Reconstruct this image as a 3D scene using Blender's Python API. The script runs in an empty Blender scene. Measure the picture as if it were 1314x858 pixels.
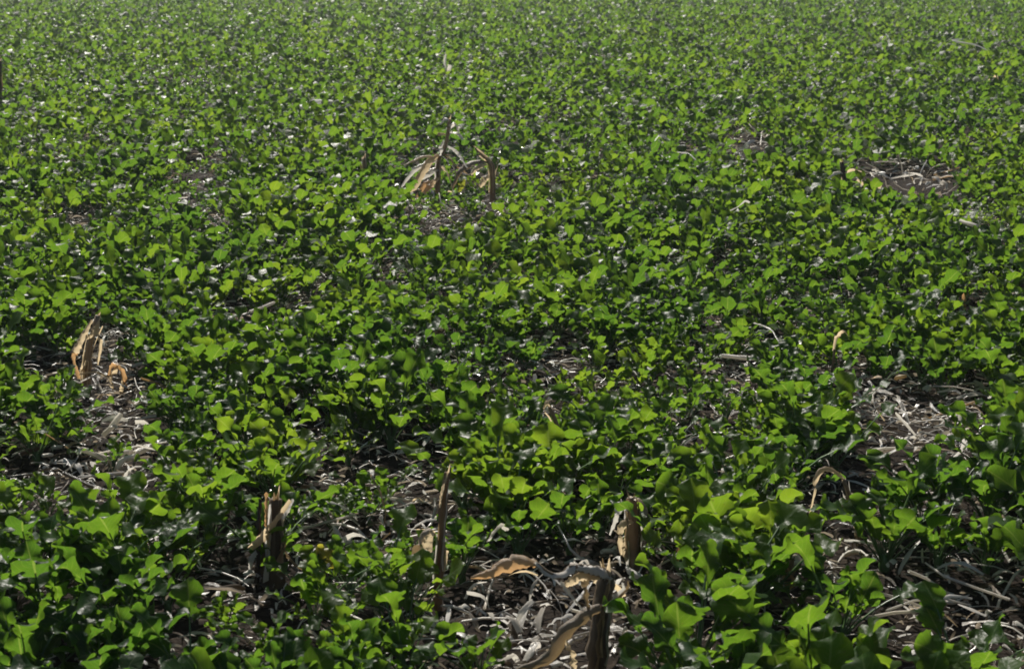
import bpy, math, random
import numpy as np
from mathutils import Vector, Matrix, Euler

# ------------------------------------------------------------------ camera, world, sun, exposure
SC = bpy.context.scene
H, FPX, PW, PH = .95, 2200.0, 1314.0, 858.0          # camera height (m), focal length in photo pixels
HOR = 58                                              # horizon stands this many px above the frame
PITCH = math.atan((PH/2 + HOR)/FPX)                   # the frame
cam_d = bpy.data.cameras.new('camera'); cam = bpy.data.objects.new('camera', cam_d)
SC.collection.objects.link(cam); SC.camera = cam
cam.location = (0, 0, H); cam.rotation_euler = (math.pi/2 - PITCH, 0, 0)
cam_d.sensor_width = 36; cam_d.lens = FPX/PW*36
cam_d.clip_start = .05; cam_d.clip_end = 3000
cam_d.dof.use_dof = True; cam_d.dof.focus_distance = 3.6; cam_d.dof.aperture_fstop = 16

SUN_EL, SUN_AZ = math.radians(38), math.radians(-14)  # azimuth from +Y, negative is left
w = bpy.data.worlds.new('World'); SC.world = w; w.use_nodes = True
nt = w.node_tree; bg = nt.nodes['Background']
sky = nt.nodes.new('ShaderNodeTexSky'); sky.sky_type = 'NISHITA'; sky.sun_disc = False
sky.sun_elevation = SUN_EL; sky.sun_rotation = SUN_AZ
nt.links.new(sky.outputs[0], bg.inputs[0]); bg.inputs[1].default_value = .05
sd = bpy.data.lights.new('sun', 'SUN'); sd.energy = 5.0; sd.angle = math.radians(.53); sd.color = (1, .95, .86)
sun = bpy.data.objects.new('sun', sd); SC.collection.objects.link(sun)
sv = Vector((math.sin(SUN_AZ)*math.cos(SUN_EL), math.cos(SUN_AZ)*math.cos(SUN_EL), math.sin(SUN_EL)))
sun.location = sv*30; sun.rotation_euler = (-sv).to_track_quat('-Z', 'Y').to_euler()
SC.view_settings.view_transform = 'Standard'; SC.view_settings.look = 'None'
SC.view_settings.exposure = .33; SC.view_settings.gamma = 1
SC.cycles.filter_width = 1.7
SC.cycles.max_bounces = 7; SC.cycles.transparent_max_bounces = 4

rng = np.random.RandomState(7); R = random.Random(11)
COL = SC.collection
cp, sp = math.cos(PITCH), math.sin(PITCH)

def ray(u, v):
    x = (u - PW/2)/FPX; y = -(v - PH/2)/FPX
    return np.array([x, cp + y*sp, -sp + y*cp])
def ground(u, v, z=0.0):
    d = ray(u, v); t = (z - H)/d[2]; return np.array([d[0]*t, d[1]*t, z])
def at(u, v, Y):
    d = ray(u, v); t = Y/d[1]; return np.array([d[0]*t, Y, H + d[2]*t])
def project(x, y, z):
    zz = z - H; dep = y*cp - zz*sp; up = y*sp + zz*cp
    return PW/2 + x/dep*FPX, PH/2 - up/dep*FPX, dep

# ------------------------------------------------------------------ numpy noise and ground height
def hash2(ix, iy, s):
    h = np.sin(ix*127.1 + iy*311.7 + s*74.7)*43758.5453
    return h - np.floor(h)
def vnoise(x, y, s=0):
    ix, iy = np.floor(x), np.floor(y); fx, fy = x - ix, y - iy
    fx = fx*fx*(3 - 2*fx); fy = fy*fy*(3 - 2*fy)
    a = hash2(ix, iy, s); b = hash2(ix+1, iy, s); c = hash2(ix, iy+1, s); d = hash2(ix+1, iy+1, s)
    return (a*(1-fx) + b*fx)*(1-fy) + (c*(1-fx) + d*fx)*fy
def gz(x, y):
    x = np.asarray(x, float); y = np.asarray(y, float)
    return (vnoise(x*1.3, y*1.3, 1) - .5)*.03 + (vnoise(x*6, y*6, 2) - .5)*.016 + (vnoise(x*19, y*19, 3) - .5)*.009

# ------------------------------------------------------------------ materials
def mat(name):
    m = bpy.data.materials.new(name); m.use_nodes = True
    t = m.node_tree; t.nodes.clear()
    return m, t, t.nodes, t.links
def N(t, typ, **kw):
    n = t.nodes.new(typ)
    for k, v in kw.items(): setattr(n, k, v)
    return n
def ramp(t, fac, stops):
    r = N(t, 'ShaderNodeValToRGB'); e = r.color_ramp.elements
    while len(e) > 1: e.remove(e[-1])
    e[0].position = stops[0][0]; e[0].color = (*stops[0][1], 1)
    for p, c in stops[1:]:
        k = e.new(p); k.color = (*c, 1)
    t.links.new(fac, r.inputs[0]); return r.outputs[0]
def noise(t, scale, vec=None, detail=3, rough=.5):
    n = N(t, 'ShaderNodeTexNoise'); n.inputs['Scale'].default_value = scale
    n.inputs['Detail'].default_value = detail; n.inputs['Roughness'].default_value = rough
    if vec is not None: t.links.new(vec, n.inputs['Vector'])
    return n.outputs['Fac']
def math_(t, op, a, b=None, c=None):
    n = N(t, 'ShaderNodeMath', operation=op)
    for i, v in enumerate((a, b, c)):
        if v is None: continue
        if isinstance(v, (int, float)): n.inputs[i].default_value = v
        else: t.links.new(v, n.inputs[i])
    return n.outputs[0]
def mixc(t, fac, a, b, mode='MIX'):
    n = N(t, 'ShaderNodeMix', data_type='RGBA', blend_type=mode)
    for s, v in ((n.inputs[0], fac), (n.inputs[6], a), (n.inputs[7], b)):
        if isinstance(v, (int, float)): s.default_value = v
        elif isinstance(v, tuple): s.default_value = (*v, 1)
        else: t.links.new(v, s)
    return n.outputs[2]

def leaf_material(name, dark, mid, light, tdark, tmid, tlight, trans=.6, rough=.38):
    m, t, n, l = mat(name)
    geo = N(t, 'ShaderNodeNewGeometry'); oi = N(t, 'ShaderNodeObjectInfo'); uv = N(t, 'ShaderNodeUVMap')
    rnd = math_(t, 'FRACT', math_(t, 'ADD', oi.outputs['Random'], geo.outputs['Random Per Island']))
    patch = noise(t, 2.2, geo.outputs['Position'], 2)
    mott = noise(t, 60, geo.outputs['Position'], 3)
    f = math_(t, 'ADD', math_(t, 'MULTIPLY', rnd, .42), math_(t, 'ADD', math_(t, 'MULTIPLY', math_(t, 'SUBTRACT', patch, .46), 1.8), math_(t, 'MULTIPLY', math_(t, 'SUBTRACT', mott, .28), .5)))
    base = ramp(t, f, [(.1, dark), (.5, mid), (.9, light)])
    tr = ramp(t, f, [(.1, tdark), (.5, tmid), (.9, tlight)])
    sep = N(t, 'ShaderNodeSeparateXYZ'); l.new(uv.outputs[0], sep.inputs[0])
    au = math_(t, 'ABSOLUTE', math_(t, 'SUBTRACT', sep.outputs[0], .5))
    side = math_(t, 'SINE', math_(t, 'SUBTRACT', math_(t, 'MULTIPLY', sep.outputs[1], 44), math_(t, 'MULTIPLY', au, 34)))
    sidev = math_(t, 'GREATER_THAN', side, .93)
    midv = math_(t, 'LESS_THAN', au, .028)
    vein = math_(t, 'MAXIMUM', math_(t, 'MULTIPLY', midv, .9), math_(t, 'MULTIPLY', sidev, .35))
    spot = math_(t, 'MULTIPLY', math_(t, 'GREATER_THAN', noise(t, 210, geo.outputs['Position'], 1), .74), .7)
    base = mixc(t, spot, base, (.16, .12, .05)); tr = mixc(t, spot, tr, (.12, .09, .02))
    base = mixc(t, math_(t, 'MULTIPLY', vein, .6), base, (.10, .17, .06))
    tr = mixc(t, math_(t, 'MULTIPLY', vein, .55), tr, (.34, .42, .08))
    b = N(t, 'ShaderNodeBsdfPrincipled'); l.new(base, b.inputs['Base Color'])
    rr = math_(t, 'ADD', math_(t, 'MULTIPLY', mott, .22), rough - .1); l.new(rr, b.inputs['Roughness'])
    b.inputs['IOR'].default_value = 1.45; b.inputs['Specular IOR Level'].default_value = .16
    bp = N(t, 'ShaderNodeBump'); bp.inputs['Strength'].default_value = .5; bp.inputs['Distance'].default_value = .0025
    hh = math_(t, 'SUBTRACT', noise(t, 140, geo.outputs['Position'], 2), math_(t, 'MULTIPLY', vein, .5))
    l.new(hh, bp.inputs['Height']); l.new(bp.outputs[0], b.inputs['Normal'])
    tb = N(t, 'ShaderNodeBsdfTranslucent'); l.new(tr, tb.inputs[0])
    mx = N(t, 'ShaderNodeMixShader'); mx.inputs[0].default_value = trans
    l.new(b.outputs[0], mx.inputs[1]); l.new(tb.outputs[0], mx.inputs[2])
    o = N(t, 'ShaderNodeOutputMaterial'); l.new(mx.outputs[0], o.inputs[0])
    return m
M_leaf = leaf_material('green_leaf', (.020, .055, .014), (.040, .088, .014), (.068, .110, .016),
                       (.085, .19, .015), (.145, .265, .015), (.25, .36, .02))
M_yel = leaf_material('yellowing_leaf', (.14, .15, .02), (.26, .23, .03), (.34, .27, .05),
                      (.3, .32, .03), (.42, .38, .04), (.5, .38, .07))
def stem_material():
    m, t, n, l = mat('leaf_stalk')
    geo = N(t, 'ShaderNodeNewGeometry')
    c = ramp(t, noise(t, 30, geo.outputs['Position']), [(.3, (.045, .11, .025)), (.7, (.11, .18, .06))])
    b = N(t, 'ShaderNodeBsdfPrincipled'); l.new(c, b.inputs['Base Color']); b.inputs['Roughness'].default_value = .4
    b.inputs['Subsurface Weight'].default_value = 0
    o = N(t, 'ShaderNodeOutputMaterial'); l.new(b.outputs[0], o.inputs[0]); return m
M_stem = stem_material()
def dry_material(name, stops, rough=.42, trans=.0, tcol=(.5, .3, .1), fib=1.0):
    """dry maize tissue: fibres run along the piece (UV v), blotches and specks"""
    m, t, n, l = mat(name)
    geo = N(t, 'ShaderNodeNewGeometry'); oi = N(t, 'ShaderNodeObjectInfo'); uv = N(t, 'ShaderNodeUVMap')
    mp = N(t, 'ShaderNodeMapping'); mp.inputs['Scale'].default_value = (38, 2.5, 1); l.new(uv.outputs[0], mp.inputs[0])
    fibre = noise(t, 1.0, mp.outputs[0], 4, .6)
    blot = noise(t, 45, geo.outputs['Position'], 4, .6)
    rnd = math_(t, 'FRACT', math_(t, 'ADD', oi.outputs['Random'], geo.outputs['Random Per Island']))
    f = math_(t, 'ADD', math_(t, 'MULTIPLY', rnd, .5), math_(t, 'ADD', math_(t, 'MULTIPLY', fibre, .35*fib), math_(t, 'MULTIPLY', blot, .45)))
    c = ramp(t, f, stops)
    b = N(t, 'ShaderNodeBsdfPrincipled'); l.new(c, b.inputs['Base Color'])
    gl = ramp(t, math_(t, 'FRACT', math_(t, 'MULTIPLY', rnd, 7.3)), [(.0, (rough,)*3), (.5, (rough,)*3), (.62, (.75,)*3)]); l.new(gl, b.inputs['Roughness'])
    sl = ramp(t, math_(t, 'FRACT', math_(t, 'MULTIPLY', rnd, 7.3)), [(.5, (.55,)*3), (.62, (.12,)*3)]); l.new(sl, b.inputs['Specular IOR Level'])
    bp = N(t, 'ShaderNodeBump'); bp.inputs['Strength'].default_value = .6; bp.inputs['Distance'].default_value = .002
    l.new(math_(t, 'ADD', fibre, blot), bp.inputs['Height']); l.new(bp.outputs[0], b.inputs['Normal'])
    o = N(t, 'ShaderNodeOutputMaterial')
    if trans:
        tb = N(t, 'ShaderNodeBsdfTranslucent'); tb.inputs[0].default_value = (*tcol, 1)
        mx = N(t, 'ShaderNodeMixShader'); mx.inputs[0].default_value = trans
        l.new(b.outputs[0], mx.inputs[1]); l.new(tb.outputs[0], mx.inputs[2]); l.new(mx.outputs[0], o.inputs[0])
    else: l.new(b.outputs[0], o.inputs[0])
    return m
M_litter = dry_material('dry_litter', [(.4, (.014, .010, .007)), (.60, (.05, .038, .027)), (.67, (.28, .23, .18)), (.73, (.80, .76, .69))], .24, .25, (.55, .46, .34))  # near-black and near-white tones put shade and sunlit flecks into the colour
M_pale = dry_material('bleached_residue', [(.25, (.48, .42, .34)), (.6, (.68, .63, .55)), (.95, (.80, .77, .71))], .26, .4, (.85, .80, .70))
M_husk = dry_material('tan_husk', [(.25, (.20, .14, .08)), (.6, (.44, .33, .20)), (.95, (.62, .52, .36))], .42, .5, (.86, .68, .42))
M_oran = dry_material('rusty_husk', [(.25, (.24, .12, .05)), (.6, (.46, .27, .13)), (.95, (.58, .42, .24))], .42, .4, (.78, .46, .20))
M_stalk = dry_material('weathered_stalk', [(.2, (.06, .043, .027)), (.55, (.18, .135, .085)), (.95, (.40, .32, .21))], .6, .2, (.5, .34, .16))
M_dark = dry_material('dark_stalk', [(.2, (.025, .017, .011)), (.6, (.07, .048, .03)), (.95, (.14, .10, .06))], .8)
def soil_material():
    m, t, n, l = mat('soil')
    geo = N(t, 'ShaderNodeNewGeometry'); P = geo.outputs['Position']
    c = ramp(t, noise(t, 28, P, 6, .65), [(.3, (.012, .009, .007)), (.52, (.028, .021, .016)), (.68, (.06, .046, .035)), (.8, (.14, .11, .085))])
    sep = N(t, 'ShaderNodeSeparateXYZ'); l.new(P, sep.inputs[0])
    far = N(t, 'ShaderNodeMapRange'); l.new(sep.outputs[1], far.inputs[0])
    far.inputs[1].default_value = 40; far.inputs[2].default_value = 50
    green = ramp(t, noise(t, 3, P, 8, .7), [(.3, (.02, .05, .012)), (.7, (.06, .13, .02))])
    c = mixc(t, far.outputs[0], c, green)
    b = N(t, 'ShaderNodeBsdfPrincipled'); l.new(c, b.inputs['Base Color']); b.inputs['Roughness'].default_value = 1; b.inputs['Specular IOR Level'].default_value = .08
    bp = N(t, 'ShaderNodeBump'); bp.inputs['Strength'].default_value = .9; bp.inputs['Distance'].default_value = .01
    l.new(noise(t, 70, P, 6, .7), bp.inputs['Height']); l.new(bp.outputs[0], b.inputs['Normal'])
    o = N(t, 'ShaderNodeOutputMaterial'); l.new(b.outputs[0], o.inputs[0]); return m
M_soil = soil_material()

ordn = ['nearest'] + [w_ + ' nearest' for w_ in ('second third fourth fifth sixth seventh eighth ninth tenth eleventh twelfth thirteenth fourteenth fifteenth sixteenth '
        'seventeenth eighteenth nineteenth twentieth twenty-first twenty-second twenty-third twenty-fourth twenty-fifth twenty-sixth twenty-seventh twenty-eighth twenty-ninth thirtieth '
        'thirty-first thirty-second thirty-third thirty-fourth thirty-fifth thirty-sixth thirty-seventh thirty-eighth thirty-ninth fortieth forty-first forty-second forty-third forty-fourth forty-fifth').split()]

# ------------------------------------------------------------------ mesh helpers
def mesh_from(name, V, F, mats, UV=None, MI=None, smooth=True):
    """V (n,3); F (m,4) array with -1 in the last column for triangles, or list of faces; UV per vertex"""
    me = bpy.data.meshes.new(name)
    F = np.asarray(F, dtype=np.int64)
    if F.shape[1] == 3: F = np.concatenate([F, -np.ones((len(F), 1), int)], 1)
    cnt = np.where(F[:, 3] < 0, 3, 4); loops = F[F >= 0]
    me.vertices.add(len(V)); me.vertices.foreach_set('co', np.asarray(V, np.float32).ravel())
    me.loops.add(len(loops)); me.loops.foreach_set('vertex_index', loops.astype(np.int32))
    me.polygons.add(len(F)); st = np.concatenate([[0], np.cumsum(cnt)[:-1]])
    me.polygons.foreach_set('loop_start', st.astype(np.int32)); me.polygons.foreach_set('loop_total', cnt.astype(np.int32))
    if MI is not None: me.polygons.foreach_set('material_index', np.asarray(MI, np.int32))
    me.polygons.foreach_set('use_smooth', np.full(len(F), smooth))
    if UV is not None:
        ul = me.uv_layers.new(name='UVMap'); ul.data.foreach_set('uv', np.asarray(UV, np.float32)[loops].ravel())
    for m in (mats if isinstance(mats, (list, tuple)) else [mats]): me.materials.append(m)
    me.update(calc_edges=True); return me
def link(name, me, parent=None):
    o = bpy.data.objects.new(name, me); COL.objects.link(o)
    if parent is not None: o.parent = parent
    return o
def tag(o, label=None, cat=None, group=None, kind=None):
    for k, v in (('label', label), ('category', cat), ('group', group), ('kind', kind)):
        if v: o[k] = v
    return o

# a leaf: stalk + lobed blade; origin at the crown, grows along +Y and +Z
def leaf_geo(r, rows, lod=False, cols=5):
    pet = r.uniform(.045, .105); bl = r.uniform(.040, .060); wid = r.uniform(.0150, .0220); tmax = r.uniform(.50, .66)
    a0 = math.radians(r.uniform(58, 88)); bend = math.radians(r.uniform(0, 48)); tip = math.radians(r.uniform(-15, 55))
    S = np.linspace(0, 1, 60); L = pet + bl
    ang = a0 - bend*np.clip(S*L/pet, 0, 1)**1.6 - tip*np.clip((S*L - pet)/bl, 0, 1)
    ds = L/59; py = np.concatenate([[0], np.cumsum(np.cos(ang[:-1])*ds)]); pz = np.concatenate([[0], np.cumsum(np.sin(ang[:-1])*ds)])
    sway = r.uniform(-.25, .25)
    def pos(s):
        f = s/L; return np.array([sway*py_(f)*.6, py_(f), pz_(f)]), np.interp(f, S, ang)
    py_ = lambda f: np.interp(f, S, py); pz_ = lambda f: np.interp(f, S, pz)
    # blade outline
    ph = r.uniform(0, 6); lob = r.uniform(.10, .22)*(.5 if cols == 3 else 1); fq = r.uniform(20, 30); twist = r.uniform(-.6, .6); fold = r.uniform(-.05, .38)
    rip = r.uniform(.004, .0085)
    tt = (1 - np.cos(np.linspace(0.0, 1, rows)*math.pi*.97))/(1 - math.cos(math.pi*.97))
    V, UV = [], []
    lob_side = r.random() < .7
    for i, t in enumerate(tt):
        base = (max(0, math.sin(math.pi*min(1, t*.62 + .02) )) )
        wv = wid*(.07 + .93*np.clip((t - .02)/tmax, 0, 1)**1.15)*math.sqrt(max(0.0, 1 - (max(0, t - tmax)/(1.002 - tmax))**2.2))
        if lob_side: wv += wid*(.42*math.exp(-((t - .14)/.055)**2) + .38*math.exp(-((t - .34)/.065)**2)) - wid*.16*math.exp(-((t - .45)/.05)**2)
        p, a = pos(pet + bl*t)
        fw = np.array([0, math.cos(a), math.sin(a)]); nn = np.array([0, -math.sin(a), math.cos(a)]); sx = np.array([1., 0, 0])
        c, s = math.cos(twist*t), math.sin(twist*t); sx, nn = sx*c + nn*s, nn*c - sx*s
        us = (-1, 1) if lod else ((-1, 0, 1) if cols == 3 else (-1, -.55, 0, .55, 1))
        for u in us:
            k = 1.0
            if abs(u) == 1: k = 1 + lob*(abs(math.sin(t*fq*.5 + ph + (0 if u < 0 else 1.1)))*1.7 - .9) + (0 if lod else .06*math.sin(t*61 + ph*3*u))
            o = wv*abs(u)*k
            q = p + sx*math.copysign(o, u)*math.cos(fold) + nn*(o*math.sin(fold) + rip*math.sin(t*11 + ph + 2.1*u)*abs(u)*min(1, t*3))
            q = q - fw*o*.12*(1 if t > .5 else -.3)
            V.append(q); UV.append((.5 + u*.5, t))
    k = len(us); F = []
    for i in range(rows - 1):
        for j in range(k - 1): a = i*k + j; F.append((a, a+1, a+k+1, a+k))
    # stalk: three-sided taper
    SV, SF, SU = [], [], []
    ns = 2 if (lod or cols == 3) else 6
    for i in range(ns):
        s = pet*1.12*i/(ns - 1); p, a = pos(s); rad = .0019*(1 - .5*i/(ns-1))
        nn = np.array([0, -math.sin(a), math.cos(a)])
        for q in range(3):
            g = 2*math.pi*q/3; SV.append(p + np.array([1., 0, 0])*rad*math.cos(g) + nn*rad*math.sin(g)); SU.append((q/3, i/ns))
    for i in range(ns - 1):
        for q in range(3): a = i*3 + q; b = i*3 + (q+1) % 3; SF.append((a, b, b+3, a+3))
    return np.array(V), np.array(F), np.array(UV), np.array(SV), np.array(SF), np.array(SU)

NV = 18
leafs_hi, leafs_lo = [], []
for i in range(NV):
    leafs_hi.append(leaf_geo(random.Random(100+i), 24)); leafs_lo.append(leaf_geo(random.Random(100+i), 5, True))
leafs_mid = [leaf_geo(random.Random(100+i), 8, False, 3) for i in range(NV)]

# ------------------------------------------------------------------ ground
def axis(fine0, fine1, step, far):
    a = list(np.arange(fine0, fine1, step)); s = step; x = a[-1]
    while x < far: s *= 1.3; x += s; a.append(x)
    s = step; x = a[0]; b = []
    while x > -far: s *= 1.3; x -= s; b.append(x)
    return np.array(b[::-1] + a)
xs = axis(-2.4, 2.4, .035, 900); ys = axis(1.0, 7.5, .035, 900)
GX, GY = np.meshgrid(xs, ys); fade = np.clip(1 - (np.hypot(GX, GY) - 40)/20, 0, 1)
GV = np.stack([GX, GY, gz(GX, GY)*fade], -1).reshape(-1, 3)
nx, ny = len(xs), len(ys); ii = (np.arange(ny-1)[:, None]*nx + np.arange(nx-1)[None]).ravel()
g = link('field', mesh_from('field', GV, np.stack([ii, ii+1, ii+nx+1, ii+nx], 1), M_soil))
tag(g, kind='structure')

# ------------------------------------------------------------------ where plants stand
# open patches of residue as seen in the photograph: u0, v0, u1, v1 on the ground, share of plants removed
GAPS = [(85, 510, 230, 660, .92), (300, 640, 350, 750, .9), (375, 655, 555, 720, .72), (560, 740, 800, 850, .85), (560, 650, 640, 700, .6),
        (1100, 500, 1275, 640, .96), (1130, 700, 1314, 850, .75), (900, 460, 995, 510, .8), (1088, 222, 1235, 252, .97),
        (935, 178, 990, 200, .9), (870, 188, 905, 205, .7), (210, 205, 310, 280, .45), (500, 205, 650, 255, .5), (620, 240, 720, 290, .5), (440, 565, 600, 625, .55),
        (1030, 470, 1120, 530, .6), (545, 405, 590, 470, .7), (680, 440, 740, 490, .6), (0, 480, 70, 530, .7), (235, 395, 420, 430, .7),
        (1210, 395, 1314, 430, .7), (880, 540, 960, 590, .7), (1030, 620, 1110, 770, .85), (990, 700, 1065, 790, .85), (690, 520, 740, 560, .6),
        (380, 570, 460, 610, .5), (230, 700, 340, 850, .6), (480, 340, 530, 365, .4), (790, 640, 830, 730, .85), (1240, 270, 1290, 300, .5),
        (700, 145, 740, 165, .5), (545, 560, 580, 780, .75), (740, 730, 800, 858, .8), (95, 410, 165, 500, .9), (30, 640, 90, 710, .6), (0, 590, 100, 640, .6), (80, 660, 170, 700, .6), (680, 790, 875, 1000, .97), (785, 660, 860, 745, .95), (300, 735, 400, 800, .96), (545, 760, 590, 810, .9), (1085, 225, 1235, 258, .9), (535, 245, 570, 275, .8), (610, 245, 640, 275, .7), (90, 460, 180, 520, .95), (505, 250, 655, 300, .7), (665, 650, 715, 690, .9), (930, 185, 1000, 215, .95), (1005, 625, 1135, 765, .93), (990, 720, 1050, 780, .8)]
BOOST = [(340, 590), (640, 570), (160, 740), (60, 790), (860, 740), (640, 660), (470, 480), (300, 470), (980, 590), (950, 640), (1080, 760), (1150, 800),
         (930, 730), (960, 850), (250, 800), (480, 790), (560, 800), (1240, 570), (1060, 540), (1060, 430), (190, 470), (420, 420), (560, 500), (760, 520), (400, 560)]
def keep_mask(x, y, rnd):
    u, v, d = project(x, y, 0.0)
    keep = np.ones(len(x), bool); size = np.ones(len(x))
    for (u0, v0, u1, v1, s) in GAPS:
        v1e = v1 + .05*(v1 + HOR); v0e = v0 + .02*(v0+HOR); m = .028*((v0 + v1)/2 + HOR)
        inside = (u > u0 + m*.4) & (u < u1 - m*.4) & (v > v0e) & (v < v1e)
        near = (u > u0 - m) & (u < u1 + m) & (v > v0e - m) & (v < v1e + m)
        keep &= ~(inside & (rnd < s*.97)); size = np.where(near, size*.86, size); size = np.where(inside, size*.75, size)
    for (bu, bv) in BOOST:
        vg = (bv + 15)/.86; k = ((u - bu)/(vg*.10 + 15))**2 + ((v - vg)/(vg*.06 + 15))**2
        size = np.where(k < 1, size*1.22, size)
    return keep, size

def jitter_grid(x0, x1, y0, y1, step):
    gx, gy = np.meshgrid(np.arange(x0, x1, step), np.arange(y0, y1, step))
    gx = gx + (np.arange(gy.shape[0]) % 2)[:, None]*step*.5
    return gx.ravel() + rng.uniform(-.45, .45, gx.size)*step, gy.ravel() + rng.uniform(-.45, .45, gx.size)*step
px, py = jitter_grid(-10.5, 10.5, 1.4, 30, .092)
sel = np.abs(px) < .345*py + .55; px, py = px[sel], py[sel]
dens = vnoise(px*1.9, py*1.5, 5)*.6 + vnoise(px*5, py*4, 6)*.4
keep, size = keep_mask(px, py, rng.rand(len(px)))
keep &= ~((dens < .31) & (rng.rand(len(px)) < .75))
size = size*(.58 + .72*vnoise(px*3.2 + 9, py*2.4, 8))*rng.uniform(.74, 1.12, len(px))
px, py, size = px[keep], py[keep], np.clip(size[keep]*1.1, .5, 1.1)
size *= 1 + .11*np.clip((3.6 - py)/1.2, 0, 1)        # the crop stands taller along the near edge

# the things that stand in the crop, by the place of their foot in the photograph
LM = [('split tan stump', 345, 745), ('thin standing stalk', 562, 780), ('bent folded stalk', 765, 862), ('ribbed brown stub', 812, 725),
      ('arched dry leaf', 1098, 690), ('short sheathed stub', 1003, 752), ('pointed husk stalk', 112, 500), ('tangled far stalk', 562, 258),
      ('thin dark far stalk', 1083, 262), ('bright right litter patch', 1190, 575), ('left litter patch', 150, 600), ('crumpled low husk', 152, 512),
      ('lone level straw', 950, 478), ('small tan stub', 873, 722), ('slim leaning stalk', 722, 612), ('dark right edge stalk', 1300, 640),
      ('yellow hooked leaf', 1062, 490), ('tan leaf tip', 1240, 400), ('upright white stick', 689, 645), ('long slanting strip', 985, 445),
      ('bottom right corner', 1314, 900), ('bottom left corner', 0, 900), ('straw before the left hollow', 265, 425), ('pale left mid field straw', 336, 402)]
LMP = [(n, *ground(u, v)[:2]) for n, u, v in LM]

u, v, dep = project(px, py, .06)
infr = (u > -25) & (u < PW + 25) & (v < PH + 45) & (v > -10)
order = np.argsort(np.where(infr, dep, 1e6)/np.clip(size, .6, 1.3)**.5)
near_idx = order[:300]; far_mask = np.ones(len(px), bool); far_mask[near_idx] = False

# ------------------------------------------------------------------ the 300 individual plants
hi_mesh = [(mesh_from('leaf', a, b, M_leaf, c), mesh_from('leaf_stalk', d, e, M_stem, f)) for a, b, c, d, e, f in leafs_hi]
hi_yel = [mesh_from('yellow_leaf', a, b, M_yel, c) for a, b, c, d, e, f in leafs_hi[:4]]
def crown_mesh():
    V, F = [], []
    prof = [(.0055, -.01), (.008, .004), (.0075, .012), (.004, .02)]
    for r_, z in prof:
        for q in range(6): V.append((r_*math.cos(q*math.pi/3), r_*math.sin(q*math.pi/3), z))
    for i in range(3):
        for q in range(6): F.append((i*6+q, i*6+(q+1) % 6, i*6+6+(q+1) % 6, i*6+6+q))
    F.append((18, 19, 20, 21)); F.append((18, 21, 22, 23))
    return mesh_from('root_crown', V, F, M_stem, [(0, 0)]*24)
crown = crown_mesh()
def plant_leaves(r, n):
    out = []; a = r.uniform(0, 2*math.pi)
    for i in range(n):
        a += 2.4 + r.uniform(-.4, .4); inner = i/(n - 1.0)
        out.append((r.randrange(NV), a, r.uniform(-.22, .22) + (.25 - .5*inner)*-1*.8, r.uniform(-.35, .35), (1.12 - .5*inner)*r.uniform(.78, 1.15)))
    return out       # variant, turn, lean outwards, roll, scale

used = {}
def plant_label(i, x, y, s, u, v):
    best = min(LMP, key=lambda L: (L[1]-x)**2 + ((L[2]-y)*.6)**2); dx, dy = x - best[1], y - best[2]
    dist = math.hypot(dx, dy*.6)
    side = ('right of' if dx > 0 else 'left of') if abs(dx) > abs(dy)*.6 else ('behind' if dy > 0 else 'in front of')
    return best[0], side, dist
cand = []
for i in near_idx:
    cand.append((int(i),) + plant_label(i, px[i], py[i], size[i], 0, 0))
rank = {}
for key in set((c[1], c[2]) for c in cand):
    for k, c in enumerate(sorted([c for c in cand if (c[1], c[2]) == key], key=lambda c: c[3])): rank[c[0]] = (key, k)
yel_spots = [ground(275, 745)[:2], ground(465, 770)[:2], ground(620, 600)[:2], ground(835, 600)[:2]]
for i in near_idx:
    i = int(i); r = random.Random(1000 + i); x, y, s = px[i], py[i], size[i]
    root = bpy.data.objects.new('brassica_plant', None); COL.objects.link(root)
    root.location = (x, y, float(gz(x, y)) + .004); root.rotation_euler = (0, 0, r.uniform(0, 6.28)); root.scale = (s, s, s); root.empty_display_size = .03
    (lm, side), k = rank[i]
    sz = 'big leafy' if s > .95 else ('small' if s < .68 else 'leafy')
    if k < len(ordn): lab = '%s green plant, %s %s the %s' % (sz, ordn[k], side, lm)
    else: lab = 'green brassica plant in the crowd further %s the %s' % (side, lm)
    tag(root, lab, 'plant', ('green brassica plants ' + side + ' the ' + lm) if k >= len(ordn) else 'green brassica plants growing in the field')
    yl = s < .9 and min((x-a)**2 + (y-b)**2 for a, b in yel_spots) < .05**2
    n = r.randint(15, 21)
    link('root_crown', crown, root)
    for j, (vi, a, lean, roll, sc) in enumerate(plant_leaves(r, n)):
        yy = yl and j == 0
        me, sm = hi_mesh[vi]
        lf = link('leaf', hi_yel[vi % 4] if yy else me, root)
        if yy: lf['label'] = 'yellowing leaf'; sm = hi_mesh[vi % 4][1]
        lf.matrix_local = Matrix.Rotation(a, 4, 'Z') @ Matrix.Rotation(lean, 4, 'X') @ Matrix.Rotation(roll, 4, 'Y') @ Matrix.Scale(sc, 4)
        link('leaf_stalk', sm, lf)

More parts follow.
